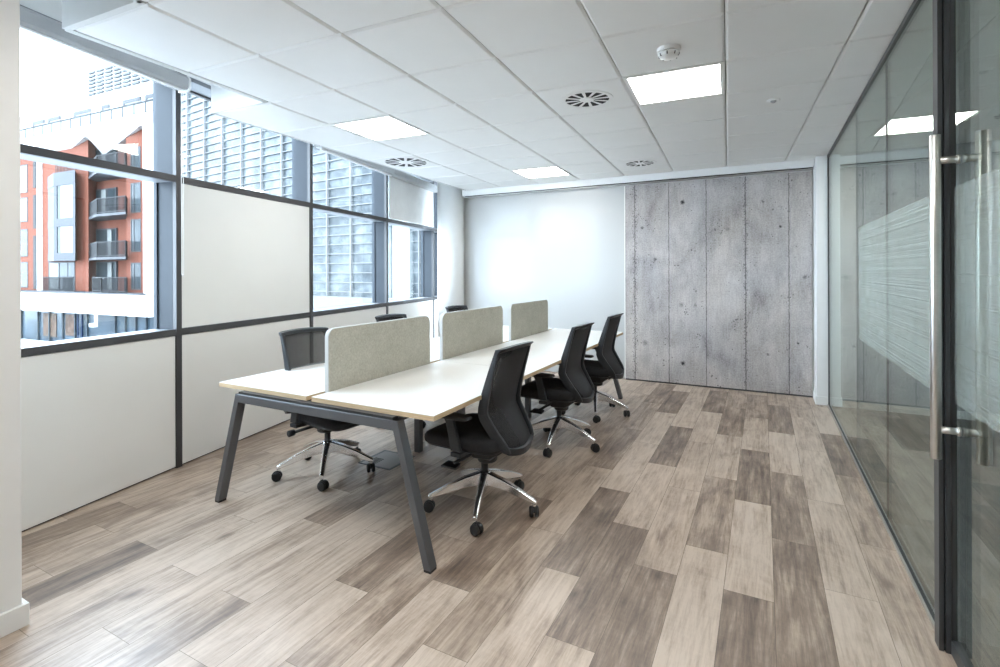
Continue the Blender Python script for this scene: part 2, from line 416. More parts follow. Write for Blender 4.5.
# ================================================================== FLOOR
PHASE = {0: .05, -1: .46, -2: .77, -3: .47, -4: .83, -5: .25, -6: .57, -7: .92, -8: .27, -9: .71, -10: .12, -11: .42, -12: .05, -13: .43,
         -14: .89, -15: .475, -16: .12, -17: .46, 1: .67, 2: .20}
TONE = {(-1, 3): .82, (-1, 2): .12, (-1, 1): .80, (-1, 4): .30, (-1, 5): .62, (0, 5): .75, (0, 4): .12, (0, 3): .66, (0, 2): .70, (0, 1): .74,
        (1, 2): .30, (1, 1): .12, (1, 3): .22, (1, 4): .15, (1, 5): .3, (2, 4): .78, (2, 3): .45, (2, 2): .42, (2, 5): .1, (2, 1): .6, (-2, 5): .5, (-2, 4): .70,
        (-2, 3): .22, (-2, 2): .55, (-2, 1): .04, (-3, 5): .75, (-3, 4): .15, (-3, 3): .18, (-3, 2): .22, (-3, 1): .72, (-4, 3): .72, (-4, 2): .2,
        (-4, 1): .70, (-4, 4): .12, (-4, 5): .25, (-5, 5): .72, (-5, 4): .12, (-5, 3): .15, (-5, 2): .80, (-5, 1): .22, (-6, 2): .25, (-6, 1): .42,
        (-6, 3): .62, (-6, 4): .5, (-6, 5): .66, (-7, 1): .74, (-7, 0): .25, (-7, 2): .35, (-8, 2): .45, (-8, 1): .48, (-8, 0): .2, (-9, 1): .70,
        (-9, 0): .12, (-9, 2): .3, (-10, 1): .2, (-10, 0): .3, (-10, 2): .35, (-11, 0): .5, (-11, 1): .2, (-11, 2): .45, (-12, 0): .25, (-12, 1): .3, (-12, 2): .62, (-13, 0): .35,
        (-13, 1): .15, (-13, 2): .55, (-14, 0): .3, (-14, 1): .4, (-15, 0): .85, (-15, 1): .35, (-16, 0): .25, (-16, 1): .3, (-17, 0): .3, (-17, 1): .5,
        (-18, 0): .75, (-18, 1): .4}
bm = B()
tl = bm.faces.layers.float.new('tone'); sl = bm.faces.layers.float_color.new('seed')
FX0, FX1, FY0, FY1 = -5.3, 3.6, -1.6, 7.3
box(bm, FX0, FX1, FY0, FY1, -.12, -.0012, 1)
rr = random.Random(3)
gap = .0009
for k in range(-26, 18):
    x0, x1 = .04 + .2*k, .04 + .2*(k+1)
    x0, x1 = max(x0, FX0), min(x1, PX)
    if x1 - x0 < .02: continue
    ph = PHASE.get(k, rr.random())
    for j in range(-3, 9):
        y0, y1 = max(ph + j, FY0), min(ph + j + 1, FY1)
        if y1 - y0 < .02: continue
        t = TONE.get((k, j), None)
        if t is None: t = rr.choice([.1, .15, .2, .3, .35, .45, .6, .75])
        vs = [bm.verts.new(p) for p in ((x0+gap, y0+gap, 0), (x1-gap, y0+gap, 0), (x1-gap, y1-gap, 0), (x0+gap, y1-gap, 0))]
        f = bm.faces.new(vs); f[tl] = t; f[sl] = (rr.random(), rr.random(), rr.random(), 1)
clip(bm)
floor = struct('floor', bm, ['floor', 'floorgap'])
bm = B(); tl = bm.faces.layers.float.new('tone'); sl = bm.faces.layers.float_color.new('seed')
for k in range(0, 15):
    x0, x1 = PX + .004 + .2*k, min(PX + .004 + .2*(k+1), FX1); ph = rr.random()
    for j in range(-3, 9):
        y0, y1 = max(ph + j, FY0), min(ph + j + 1, FY1)
        if y1 - y0 < .02: continue
        vs = [bm.verts.new(p) for p in ((x0+gap, y0+gap, 0), (x1-gap, y0+gap, 0), (x1-gap, y1-gap, 0), (x0+gap, y1-gap, 0))]
        f = bm.faces.new(vs); f[tl] = rr.choice([.1, .3, .5, .8]); f[sl] = (rr.random(), rr.random(), rr.random(), 1)
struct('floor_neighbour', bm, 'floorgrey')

# ================================================================== CEILING (tiles, upstands)
bm = B()
def gquad(u0, u1, v0, v1, z, ins=0):
    ps = []
    for (u, v) in ((u0+ins, v0+ins), (u1-ins, v0+ins), (u1-ins, v1-ins), (u0+ins, v1-ins)):
        x, y = G(u, v); ps.append((x, y, z))
    return ps
LIGHTS = {(-1, 1), (-5, 1), (-4, 5), (-1, -3), (2, 4), (-3, -3)}
def present(i, j):
    if i > 5 or j < -7: return False
    lo = -4 if j < -2 else (-5 if j < 0 else -6)
    return i >= lo
for i in range(-7, 7):
    for j in range(-8, 8):
        if not present(i, j): continue
        x, y = G(i+.5, j+.5)
        if y > FARY + .3 or y < -1.9 or x > 3.9: continue
        if (i, j) in LIGHTS: continue
        ch, gp = .022, .004
        a = [bm.verts.new(p) for p in gquad(i, i+1, j, j+1, CEIL+.009, gp)]
        c = [bm.verts.new(p) for p in gquad(i, i+1, j, j+1, CEIL, gp+ch)]
        t = [bm.verts.new(p) for p in gquad(i, i+1, j, j+1, CEIL+.03, gp)]
        bm.faces.new(c)
        for q in range(4):
            bm.faces.new((a[q], a[(q+1) % 4], c[(q+1) % 4], c[q]))
            bm.faces.new((t[q], t[(q+1) % 4], a[(q+1) % 4], a[q]))
        f = bm.faces.new([bm.verts.new(p) for p in gquad(i, i+1, j, j+1, CEIL+.0305, 0)]); f.material_index = 1
ceiling = struct('ceiling', bm, ['ceil', 'ceilgap'])
# free edge of the ceiling over the window: upstand along the stepped line
bm = B()
def upst(u0, v0, u1, v1, th=.02):
    a, b = G(u0, v0), G(u1, v1)
    d = Vector((b[0]-a[0], b[1]-a[1])).normalized(); nn = Vector((-d.y, d.x))*th
    hexa(bm, [(a[0], a[1], CEIL-.001), (b[0], b[1], CEIL-.001), (b[0]+nn.x, b[1]+nn.y, CEIL-.001), (a[0]+nn.x, a[1]+nn.y, CEIL-.001),
              (a[0], a[1], SOFFIT-.002), (b[0], b[1], SOFFIT-.002), (b[0]+nn.x, b[1]+nn.y, SOFFIT-.002), (a[0]+nn.x, a[1]+nn.y, SOFFIT-.002)])
fl = .03
upst(-4, -7, -4, -2-fl); upst(-4, -2-fl, -5-fl, -2-fl); upst(-5-fl, -2-fl, -5-fl, -.02); upst(-5-fl, -.02, -6, -.02, .012); upst(-6, -.02, -6, 7, .012)
def flange(u0, u1, v0, v1):
    a = gquad(u0, u1, v0, v1, CEIL); c = gquad(u0, u1, v0, v1, CEIL+.012)
    hexa(bm, a + c)
flange(-5-fl, -5.004, -2-fl, -.022); flange(-5.002, -4, -2-fl, -2.004)
struct('trim_1', bm, 'upstand')
bm = B(); box(bm, FX0, FX1, FY0, FY1, SOFFIT, SOFFIT+.1); clip(bm); struct('ceiling_slab', bm, 'ceil')

# ---------------- ceiling fittings
def ceiling_light(i, j, label):
    x, y = G(i+.5, j+.5)
    r = thing('ceiling_light', label, 'light', (x, y, CEIL), CA, 'square ceiling light panels')
    h = TM/2
    b_ = B(); box(b_, -h+.030, h-.030, -h+.030, h-.030, .002, .012); obj('diffuser', b_, 'lamp', r)
    b_ = B()
    for s in ((-h+.004, h-.004, -h+.004, -h+.0295), (-h+.004, h-.004, h-.0295, h-.004), (-h+.004, -h+.0295, -h+.0295, h-.0295), (h-.0295, h-.004, -h+.0295, h-.0295)):
        box(b_, *s, 0, .03)
    box(b_, -h+.004, h-.004, -h+.004, h-.004, .030, .036)
    obj('frame', b_, 'whiteplastic', r)
ceiling_light(-1, 1, 'large bright square ceiling light beside the smoke detector')
ceiling_light(-5, 1, 'bright square ceiling light nearest the window wall')
ceiling_light(-4, 5, 'small far square ceiling light in front of the white glass wall')
ceiling_light(2, 4, 'square ceiling light seen through the glass partition')
ceiling_light(-1, -3, 'added square ceiling light, out of view above the camera end of the room')  # unseen panel continuing the ceiling spacing, added for the light it gives
ceiling_light(-3, -3, 'added square ceiling light, out of view, that brightens the pier')  # unseen panel added to lift the pier face
def air_diffuser(u, v, label, group='round air diffusers in the ceiling', sc=1):
    x, y = G(u, v)
    r = thing('air_diffuser', label, 'air vent', (x, y, CEIL), CA, group); r.scale = (sc, sc, 1)
    b_ = B(); lathe(b_, [(.001, -.0012), (.166, -.0012), (.166, .034), (.001, .034)], n=40, smooth=False); obj('slot_backing', b_, 'dark', r)
    b_ = B()
    N = 40; Rr = [(.152, -.0040), (.180, -.0030), (.180, .004), (.152, -.0008)]
    rings = [[(rr_*cos(2*pi*k/N), rr_*sin(2*pi*k/N), z) for (rr_, z) in Rr] for k in range(N)]
    loft(b_, rings, close=True); obj('rim', b_, 'ceil', r)
    b_ = B(); lathe(b_, [(.001, -.006), (.046, -.006), (.054, -.0015), (.001, -.0015)], n=28, smooth=False); obj('hub', b_, 'ceil', r)
    for k in range(12):
        a = 2*pi*k/12; b_ = B()
        def P(rad, da, z): return (rad*cos(a+da), rad*sin(a+da), z)
        q = [(.045, -.17), (.156, -.01), (.156, .15), (.045, .17)]
        hexa(b_, [P(*p, -.0022) for p in q] + [P(*p, -.0013) for p in q]); obj('vane', b_, 'ceil', r)
air_diffuser(-1.5, 1.5, 'round slotted air diffuser left of the large ceiling light')
air_diffuser(-5.45, 3.45, 'round slotted air diffuser nearest the windows', sc=1.5)
air_diffuser(-1.5, 5.42, 'round slotted air diffuser just above the concrete panel')
air_diffuser(3.5, 4.4, 'round air diffuser beyond the glass door at the picture edge')
x, y = G(-.47, .47)
r = thing('smoke_detector', 'white round smoke detector on the ceiling above the large light', 'smoke detector', (x, y, CEIL))
b_ = B(); lathe(b_, [(.062, .034), (.062, -.014), (.057, -.018), (.001, -.018)], n=32); obj('base', b_, 'whiteplastic', r)
b_ = B(); lathe(b_, [(.053, -.0225), (.056, -.030), (.052, -.042), (.034, -.052), (.001, -.054)], n=32); obj('sensor_head', b_, 'whiteplastic', r)
b_ = B(); lathe(b_, [(.046, -.0182), (.046, -.0224)], n=32); obj('slot', b_, 'dark', r)
for k in range(8):
    a = 2*pi*k/8; c_, s_ = cos(a), sin(a); b_ = B()
    tube(b_, [(.0545*c_, .0545*s_, -.032), (.0485*c_, .0485*s_, -.0455)], .0035, 8); obj('vent_slot', b_, 'dark', r)
x, y = G(.52, 2.46)
r = thing('presence_sensor', 'small flush white sensor on the ceiling right of the lights', 'sensor', (x, y, CEIL))
b_ = B(); lathe(b_, [(.043, .034), (.043, -.004), (.036, -.008), (.001, -.008)], n=28); obj('housing', b_, 'whiteplastic', r)
b_ = B(); lathe(b_, [(.020, -.0082), (.017, -.016), (.008, -.021), (.001, -.022)], n=20); obj('lens', b_, 'cassette', r)

# ================================================================== WINDOW WALL
MUL = [.68, 2.22, 3.75, 5.333, 6.87]
MW = .0225
Z1a, Z1b = 2.088, 2.136      # upper transom
Z2a, Z2b = .966, 1.013       # lower transom
ZH = 2.868                   # head
def window(n, t0, t1, mid_solid, tend=None):
    r = sroot('window_%d' % n, W(t0, 0, 0)); off = W(t0, 0, 0)
    a, b = t0 + MW, t1 - MW
    def P(name, bm_, mat, **kw):
        o = obj(name, bm_, mat, r, off=off, **kw); return o
    # mullion on the far side of this bay: dark inner face, deep jamb tinted blue grey for sky light
    b_ = B(); wbox(b_, t1-MW, t1+MW, 0, 2.9, -.03, .004); P('mullion', b_, 'frame')
    b_ = B(); wbox(b_, t1-MW-.001, t1+MW+.001, .0, 2.9, -.21, -.0305); P('jamb', b_, 'jamb')
    b_ = B(); wbox(b_, a, b, Z1a, Z1b, -.03, .002); P('transom', b_, 'frame')
    b_ = B(); wbox(b_, a, b, Z1a+.002, Z1b-.004, -.20, -.0305); P('transom_casing', b_, 'header')
    b_ = B(); wbox(b_, a, b, Z2a, Z2b, -.03, .002); P('transom', b_, 'frame')
    b_ = B(); wbox(b_, a, b, Z2a, Z2b-.004, -.20, -.0305); P('sill', b_, 'header')
    b_ = B(); wbox(b_, a, b, ZH, 2.899, -.20, -.001); P('head', b_, 'header')
    b_ = B(); wbox(b_, a, b, ZH-.016, ZH-.0005, -.20, -.165); P('head_bead', b_, 'frame')
    b_ = B(); wbox(b_, a+.004, b-.004, .012, Z2a-.004, -.07, -.004); P('infill_panel', b_, 'panel')
    b_ = B(); wbox(b_, a, b, .0, .011, -.07, -.02); P('floor_gasket', b_, 'dark')
    b_ = B(); wbox(b_, a, b, Z1b, ZH-.002, -.185, -.175); P('pane', b_, 'glassclear')
    if mid_solid:
        b_ = B(); wbox(b_, a+.004, b-.004, Z2b+.004, Z1a-.004, -.07, -.004); P('infill_panel', b_, 'panel')
    else:
        b_ = B(); wbox(b_, a, b, Z2b-.004, Z1a+.002, -.185, -.175); P('pane', b_, 'glassclear')
        b_ = B(); wbox(b_, a, a+.012, Z2b, Z1a, -.174, -.165); wbox(b_, b-.012, b, Z2b, Z1a, -.174, -.165); P('sash', b_, 'jamb')
    return r
window(1, MUL[0], MUL[1], False)
window(2, MUL[1], MUL[2], True)
window(3, MUL[2], MUL[3], False)
window(4, MUL[3], MUL[4], False)
window(5, MUL[4], 7.30, False)
bm = B(); wbox(bm, .4, 7.32, 2.9, SOFFIT, -.2, 0); struct('wall_left', bm, 'wall')
# solid wall behind the pier and the pier that frames the view
bm = B(); box(bm, -3.8, -3.30, -1.6, .668, 0, SOFFIT); struct('wall_left_return', bm, 'wall')
bm = B(); box(bm, -3.30, -2.662, -1.6, .906, 0, SOFFIT); struct('wall_pier', bm, 'wall', bevel=.004)
bm = B(); box(bm, -2.662, -2.645, -1.6, .923, 0, .089); box(bm, -3.29, -2.662, .906, .923, 0, .089); struct('baseboard_pier', bm, 'wall', bevel=.002)
bm = B(); box(bm, -3.3, 3.6, -1.75, -1.6, 0, SOFFIT); struct('wall_back', bm, 'wall')
bm = B(); box(bm, -5.3, -4.0, 7.2, 7.35, 0, SOFFIT); struct('wall_corner', bm, 'wall')
# round column in the far corner
ang, D = radians(-33.2), 7.72
CX, CY = D*sin(ang), D*cos(ang)
bm = B(); lathe(bm, [(.20, 0), (.20, SOFFIT)], (CX, CY, 0), 48); struct('wall_column', bm, 'wall')

# ---------------- roller blinds
def blind(name_label, t0, t1, zb, drop=None, endcap=False):
    off = W(t0, 0, 0)
    r = thing('roller_blind', name_label, 'blind', off, 0, 'roller blinds on the window wall')
    b_ = B()
    prof = [(.012, zb), (.10, zb), (.112, zb+.015), (.112, zb+.078), (.10, zb+.098), (.012, zb+.098)]
    loft(b_, [[W(t, z, o) for (o, z) in prof] for t in (t0, t1)]); obj('cassette', b_, 'cassette', r, off=off, bevel=.003)
    if endcap:
        b_ = B(); prof2 = [(.008, zb-.012), (.108, zb-.008), (.118, zb+.02), (.118, zb+.08), (.10, zb+.104), (.008, zb+.104)]
        loft(b_, [[W(t, z, o) for (o, z) in prof2] for t in (t1+.0005, t1+.016)]); obj('end_cap', b_, 'whiteplastic', r, off=off, bevel=.003)
    if drop is None:
        b_ = B(); wbox(b_, t0+.02, t1-.02, zb-.013, zb-.001, .060, .085); obj('bottom_bar', b_, 'whiteplastic', r, off=off, bevel=.003)
    else:
        b_ = B(); wbox(b_, t0+.028, t1-.035, drop+.018, zb+.03, .014, .0155); obj('fabric', b_, 'blind', r, off=off)
        b_ = B(); wbox(b_, t0+.028, t1-.035, drop, drop+.018, .009, .021); obj('bottom_bar', b_, 'whiteplastic', r, off=off, bevel=.002)
    return r, off
r, off = blind('raised grey roller blind cassette over the nearest window', .72, 2.21, 2.752, None, True)
b_ = B()
for o_ in (.060, .078):
    tube(b_, [W(2.192, 2.73, o_), W(2.192, 1.415, o_)], .0022, 6)
tube(b_, [W(2.192, 1.415, .060), W(2.192, 1.403, .069), W(2.192, 1.415, .078)], .0022, 6)
obj('pull_chain', b_, 'whiteplastic', r, off=off)
blind('raised grey roller blind cassette over the second glazed window', 3.79, 5.333, 2.70)
blind('roller blind lowered over the top pane beside the round column', 5.337, 6.86, 2.70, Z1b+.002)

# ================================================================== FAR WALL
bm = B(); box(bm, -4.12, .56, FARY, FARY+.12, 0, SOFFIT); struct('wall_far', bm, 'wall')
bm = B(); box(bm, -4.01, .5, 6.443, FARY-.001, 2.558, CEIL+.02); struct('trim_2', bm, 'ceil', bevel=.003)
r = thing('sliding_track', 'long satin metal track under the far bulkhead', 'track', (-1.7, 6.53, 2.545))
b_ = B(); box(b_, -2.28, 2.19, -.035, .035, 0, .0125); obj('rail', b_, 'alu', r)
b_ = B(); box(b_, -2.28, 2.19, .040, .052, .004, .0125); box(b_, -2.28, 2.19, -.052, -.040, .004, .0125); obj('groove', b_, 'dark', r)
r = thing('white_glass_wall_panel', 'glossy white glass writing wall left of the concrete panel', 'whiteboard', (-2.83, FARY-.02, 0))
b_ = B(); box(b_, -1.24, 1.215, 0, .018, .012, 2.54); obj('glass_face', b_, 'whiteboard', r)
b_ = B(); box(b_, 1.216, 1.228, -.004, .018, .008, 2.54); obj('edge_strip', b_, 'panel', r)
b_ = B(); box(b_, -1.254, -1.241, -.006, .018, .008, 2.54); obj('edge_strip', b_, 'alu', r)
r = thing('concrete_panel', 'grey board-marked concrete panel with dark pits on the far wall', 'wall panel', (0, FARY-.03, 0))
b_ = B(); box(b_, -1.598, .492, 0, .028, .018, 2.54); obj('concrete_face', b_, 'concrete', r)
b_ = B(); box(b_, -1.598, .492, .004, .028, 0, .017); obj('base_gap', b_, 'track', r)

# ---------------- post at the end of the glass partition
bm = B(); box(bm, .505, .735, 6.30, 6.78, 0, CEIL+.01); struct('wall_post', bm, 'postwhite', bevel=.003)
bm = B(); box(bm, .493, .605, 6.287, 6.30, 0, .09); box(bm, .493, .505, 6.30, FARY-.032, 0, .09); struct('baseboard_post', bm, 'postwhite', bevel=.002)
bm = B(); box(bm, .63, .748, 6.287, 6.30, 0, .09); struct('baseboard_neighbour_post', bm, 'postwhite', bevel=.002)

# ================================================================== GLASS PARTITION
r = thing('glass_partition', 'full height frameless glass partition with dark top track', 'glass partition', (PX, 4.4, 0))
off = (PX, 4.4, 0)
def PB(name, mat, *bx, **kw):
    b_ = B()
    for q in bx: box(b_, *q)
    return obj(name, b_, mat, r, off=off, **kw)
PB('top_track', 'track', (PX-.014, PX+.014, 2.50, 6.285, CEIL-.030, CEIL+.001))
PB('bottom_track', 'track', (PX-.012, PX+.022, 2.50, 6.285, 0, .022))
PB('bottom_trim', 'alu', (PX-.021, PX-.0125, 2.50, 6.285, 0, .018))
PB('end_channel', 'track', (PX-.012, PX+.012, 6.262, 6.287, .022, CEIL-.034))
PB('glass_pane', 'glasspart_plain', (PX-.006, PX+.006, 4.512, 6.26, .02, CEIL-.03))
PB('glass_pane', 'glasspart', (PX-.006, PX+.006, 3.502, 4.508, .02, CEIL-.03))
PB('glass_pane', 'glasspart', (PX-.006, PX+.006, 2.50, 3.498, .02, CEIL-.03))
PB('joint_seal', 'header', (PX-.005, PX+.005, 4.5085, 4.5115, .02, CEIL-.03))
PB('joint_seal', 'track', (PX-.005, PX+.005, 3.4985, 3.5015, .02, CEIL-.03))
PB('striped_film', 'film', (PX-.0079, PX-.0072, 3.503, 4.40, .935, 1.735))
PB('striped_film', 'film', (PX-.0079, PX-.0072, 2.505, 3.497, .935, 1.735))
# the glass door
off = (PX+.01, 2.46, 0)
r = thing('glass_door', 'glass door with dark stile and long steel pull handles', 'door', off)
PB('stile', 'track', (.583, .597, 2.435, 2.492, .0, CEIL+.001), (.602, .617, 2.43, 2.492, .0, CEIL+.001), (.619, .636, 2.434, 2.492, .0, CEIL+.001))
PB('stile_groove', 'dark', (.597, .602, 2.445, 2.49, 0, CEIL), (.617, .619, 2.445, 2.49, 0, CEIL))
DX = .636
PB('glass_leaf', 'glasspart', (DX-.006, DX+.006, 1.50, 2.428, .05, CEIL-.03))
PB('bottom_rail', 'track', (DX-.02, DX+.02, 1.50, 2.428, .004, .055))
PB('head_rail', 'track', (DX-.02, DX+.02, 1.50, 2.428, CEIL-.035, CEIL+.001))
PB('striped_film', 'film', (DX-.0079, DX-.0072, 1.505, 2.425, .935, 1.735))
for xh, nm in ((DX-.075, 'pull_handle'), (DX+.052, 'pull_handle')):
    b_ = B(); lathe(b_, [(.0155, .738), (.0165, .740), (.0165, 1.920), (.0155, 1.922)], (xh, 2.372, 0), 24)
    h_ = obj(nm, b_, 'steel', r, off=off)
    for z in (.845, 1.828):
        b_ = B(); xa, xb = (xh+.012, DX-.0065) if xh < DX else (DX+.0065, xh-.012)
        lathe(b_, [(.0125, 0), (.0125, xb-xa)], (xa, 2.372, z), 16, axis='x')
        ce = xb if xh < DX else xa
        lathe(b_, [(.0165, -.004), (.0165, .004)], (ce+(-.0045 if xh < DX else .0045), 2.372, z), 16, axis='x')
        obj('standoff', b_, 'steel', h_)
        b_ = None
for o in list(bpy.data.objects):
    if o.name.startswith('standoff'):
        for v in o.data.vertices: v.co -= Vector(off)
# glazing beyond the door, towards the camera
bm = B(); box(bm, PX-.02, PX+.05, -1.6, 1.49, 0, SOFFIT); struct('wall_right', bm, 'wall')
# ---------------- the neighbouring room behind the glass
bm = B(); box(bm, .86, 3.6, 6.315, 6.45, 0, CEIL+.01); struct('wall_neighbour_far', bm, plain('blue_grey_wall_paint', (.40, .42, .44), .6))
bm = B(); box(bm, .735, .86, 6.31, 6.45, 0, CEIL+.01); struct('wall_neighbour_nib', bm, 'wall')
bm = B(); box(bm, .748, 3.58, 6.295, 6.31, 0, .075); struct('baseboard_neighbour', bm, 'postwhite')
bm = B(); box(bm, 3.6, 3.75, -1.6, 7.3, 0, SOFFIT); struct('wall_neighbour_side', bm, 'wall')

# ================================================================== BENCH DESK
T = .735; TH = .026
DXL0, DXL1, DXR0, DXR1 = -3.04, -2.262, -2.222, -1.402
DY = [1.985, 3.235, 4.465, 5.69]
off = (-2.22, 3.85, 0)
desk = thing('bench_desk', 'white six place bench desk with pale wood edges and graphite legs', 'desk', off)
r = desk
def desktop(x0, x1, y0, y1):
    b_ = B()
    box(b_, x0, x1, y0, y1, T-.0022, T, 0)
    o = obj('desktop', b_, 'top', desk, off=off)
    b_ = B(); box(b_, x0, x1, y0, y1, T-TH, T-.0023)
    e = obj('wood_edge', b_, 'edge', o, off=off); e['label'] = 'pale wood edge'
for k in range(3):
    desktop(DXL0, DXL1, DY[k]+.002, DY[k+1]-.002); desktop(DXR0, DXR1, DY[k]+.002, DY[k+1]-.002)
def beam4(bm_, a, b, w, d):   # upright-ish square tube from a (bottom) to b (top): w across x, d across y
    hexa(bm_, [(a[0]-w/2, a[1]-d/2, a[2]), (a[0]+w/2, a[1]-d/2, a[2]), (a[0]+w/2, a[1]+d/2, a[2]), (a[0]-w/2, a[1]+d/2, a[2]),
               (b[0]-w/2, b[1]-d/2, b[2]), (b[0]+w/2, b[1]-d/2, b[2]), (b[0]+w/2, b[1]+d/2, b[2]), (b[0]-w/2, b[1]+d/2, b[2])])
ZB = .695
for ye in (1.972, 5.60):
    b_ = B(); box(b_, -2.823, -1.585, ye-.027, ye+.027, ZB-.05, ZB)
    ef = obj('end_frame', b_, 'deskleg', desk, off=off, bevel=.003)
    for (xb, xt) in ((-3.005, -2.80), (-1.412, -1.608)):
        b_ = B(); beam4(b_, (xb, ye, .012), (xt, ye, ZB), .041, .055); lg = obj('leg', b_, 'deskleg', ef, off=off, bevel=.003)
        b_ = B(); beam4(b_, (xb, ye, 0), (xb+.001*(1 if xt > xb else -1), ye, .012), .038, .050); obj('foot', b_, 'black', ef, off=off)
    b_ = B(); box(b_, -2.80, -1.62, ye-.02, ye+.02, ZB, T-TH-.0005); obj('spacer', b_, 'black', ef, off=off)
for ye in (3.235, 4.465):
    b_ = B(); box(b_, -2.96, -1.48, ye-.02, ye+.02, ZB-.03, T-TH-.0005); cf = obj('cross_frame', b_, 'deskleg', desk, off=off, bevel=.002)
    for x_ in (-2.425, -2.03):
        b_ = B(); beam4(b_, (x_, ye, 0), (x_, ye, ZB-.03), .05, .05); obj('leg', b_, 'deskleg', cf, off=off, bevel=.003)
for x_ in (-2.80, -1.68):
    b_ = B(); box(b_, x_-.02, x_+.02, 2.002, 5.57, ZB-.04, ZB-.002); obj('side_rail', b_, 'deskleg', desk, off=off)
b_ = B()
box(b_, -2.40, -2.06, 2.12, 5.52, .585, .588); box(b_, -2.40, -2.397, 2.12, 5.52, .585, .66); box(b_, -2.063, -2.06, 2.12, 5.52, .585, .66)
obj('cable_tray', b_, 'deskleg', desk, off=off)

def desk_screen(y0, y1, label):
    o_ = (-2.242, (y0+y1)/2, T)
    r = thing('desk_screen', label, 'desk divider', o_, 0, 'felt desk dividers along the bench')
    def outline(x, ins, z0):
        pts = []; R = .05 - ins*.3
        hy = (y1-y0)/2 - ins; zt = .362 - ins
        pts += [(x, -hy, z0), (x, hy, z0)]
        for k in range(9):
            a = k/8*pi/2; pts.append((x, hy-R+R*cos(a), zt-R+R*sin(a)))
        for k in range(9):
            a = pi/2 + k/8*pi/2; pts.append((x, -hy+R+R*cos(a), zt-R+R*sin(a)))
        return pts
    b_ = B(); loft(b_, [outline(-.0155, .004, -.03), outline(.0155, .004, -.03)]); obj('felt_panel', b_, 'screen', r)
    b_ = B(); rim0 = outline(-.0135, 0, -.03); inn = outline(0, .006, -.03)
    loft(b_, [outline(-.013, .0, -.03), outline(.013, .0, -.03)]); e = obj('edging', b_, 'screenedge', r); e['label'] = 'pale edging'
    for yc in (-.37, .37):
        b_ = B(); box(b_, -.019, .019, yc-.03, yc+.03, -.06, -.0305); obj('clamp', b_, 'deskleg', r)
desk_screen(2.115, 3.12, 'beige felt desk divider nearest the camera')
desk_screen(3.285, 4.32, 'beige felt desk divider in the middle of the bench')
desk_screen(4.495, 5.47, 'beige felt desk divider at the far end of the bench')

# ---------------- floor box
r = thing('floor_box', 'flush square cable outlet lid in the floor under the desk', 'floor outlet', (-2.53, 2.98, 0), .0)
b_ = B()
for q in ((-.15, .15, -.15, -.135), (-.15, .15, .135, .15), (-.15, -.135, -.135, .135), (.135, .15, -.135, .135)): box(b_, *q, .0005, .005)
obj('frame', b_, 'deskleg', r)
b_ = B(); box(b_, -.133, .133, -.133, .133, .0005, .004)
obj('lid', b_, plain('grey_lid', (.27, .26, .25), .45), r)
b_ = B()
for k in range(5): box(b_, -.10, -.02, -.10+k*.02, -.09+k*.02, .0041, .0046)
obj('cable_slot', b_, 'dark', r)

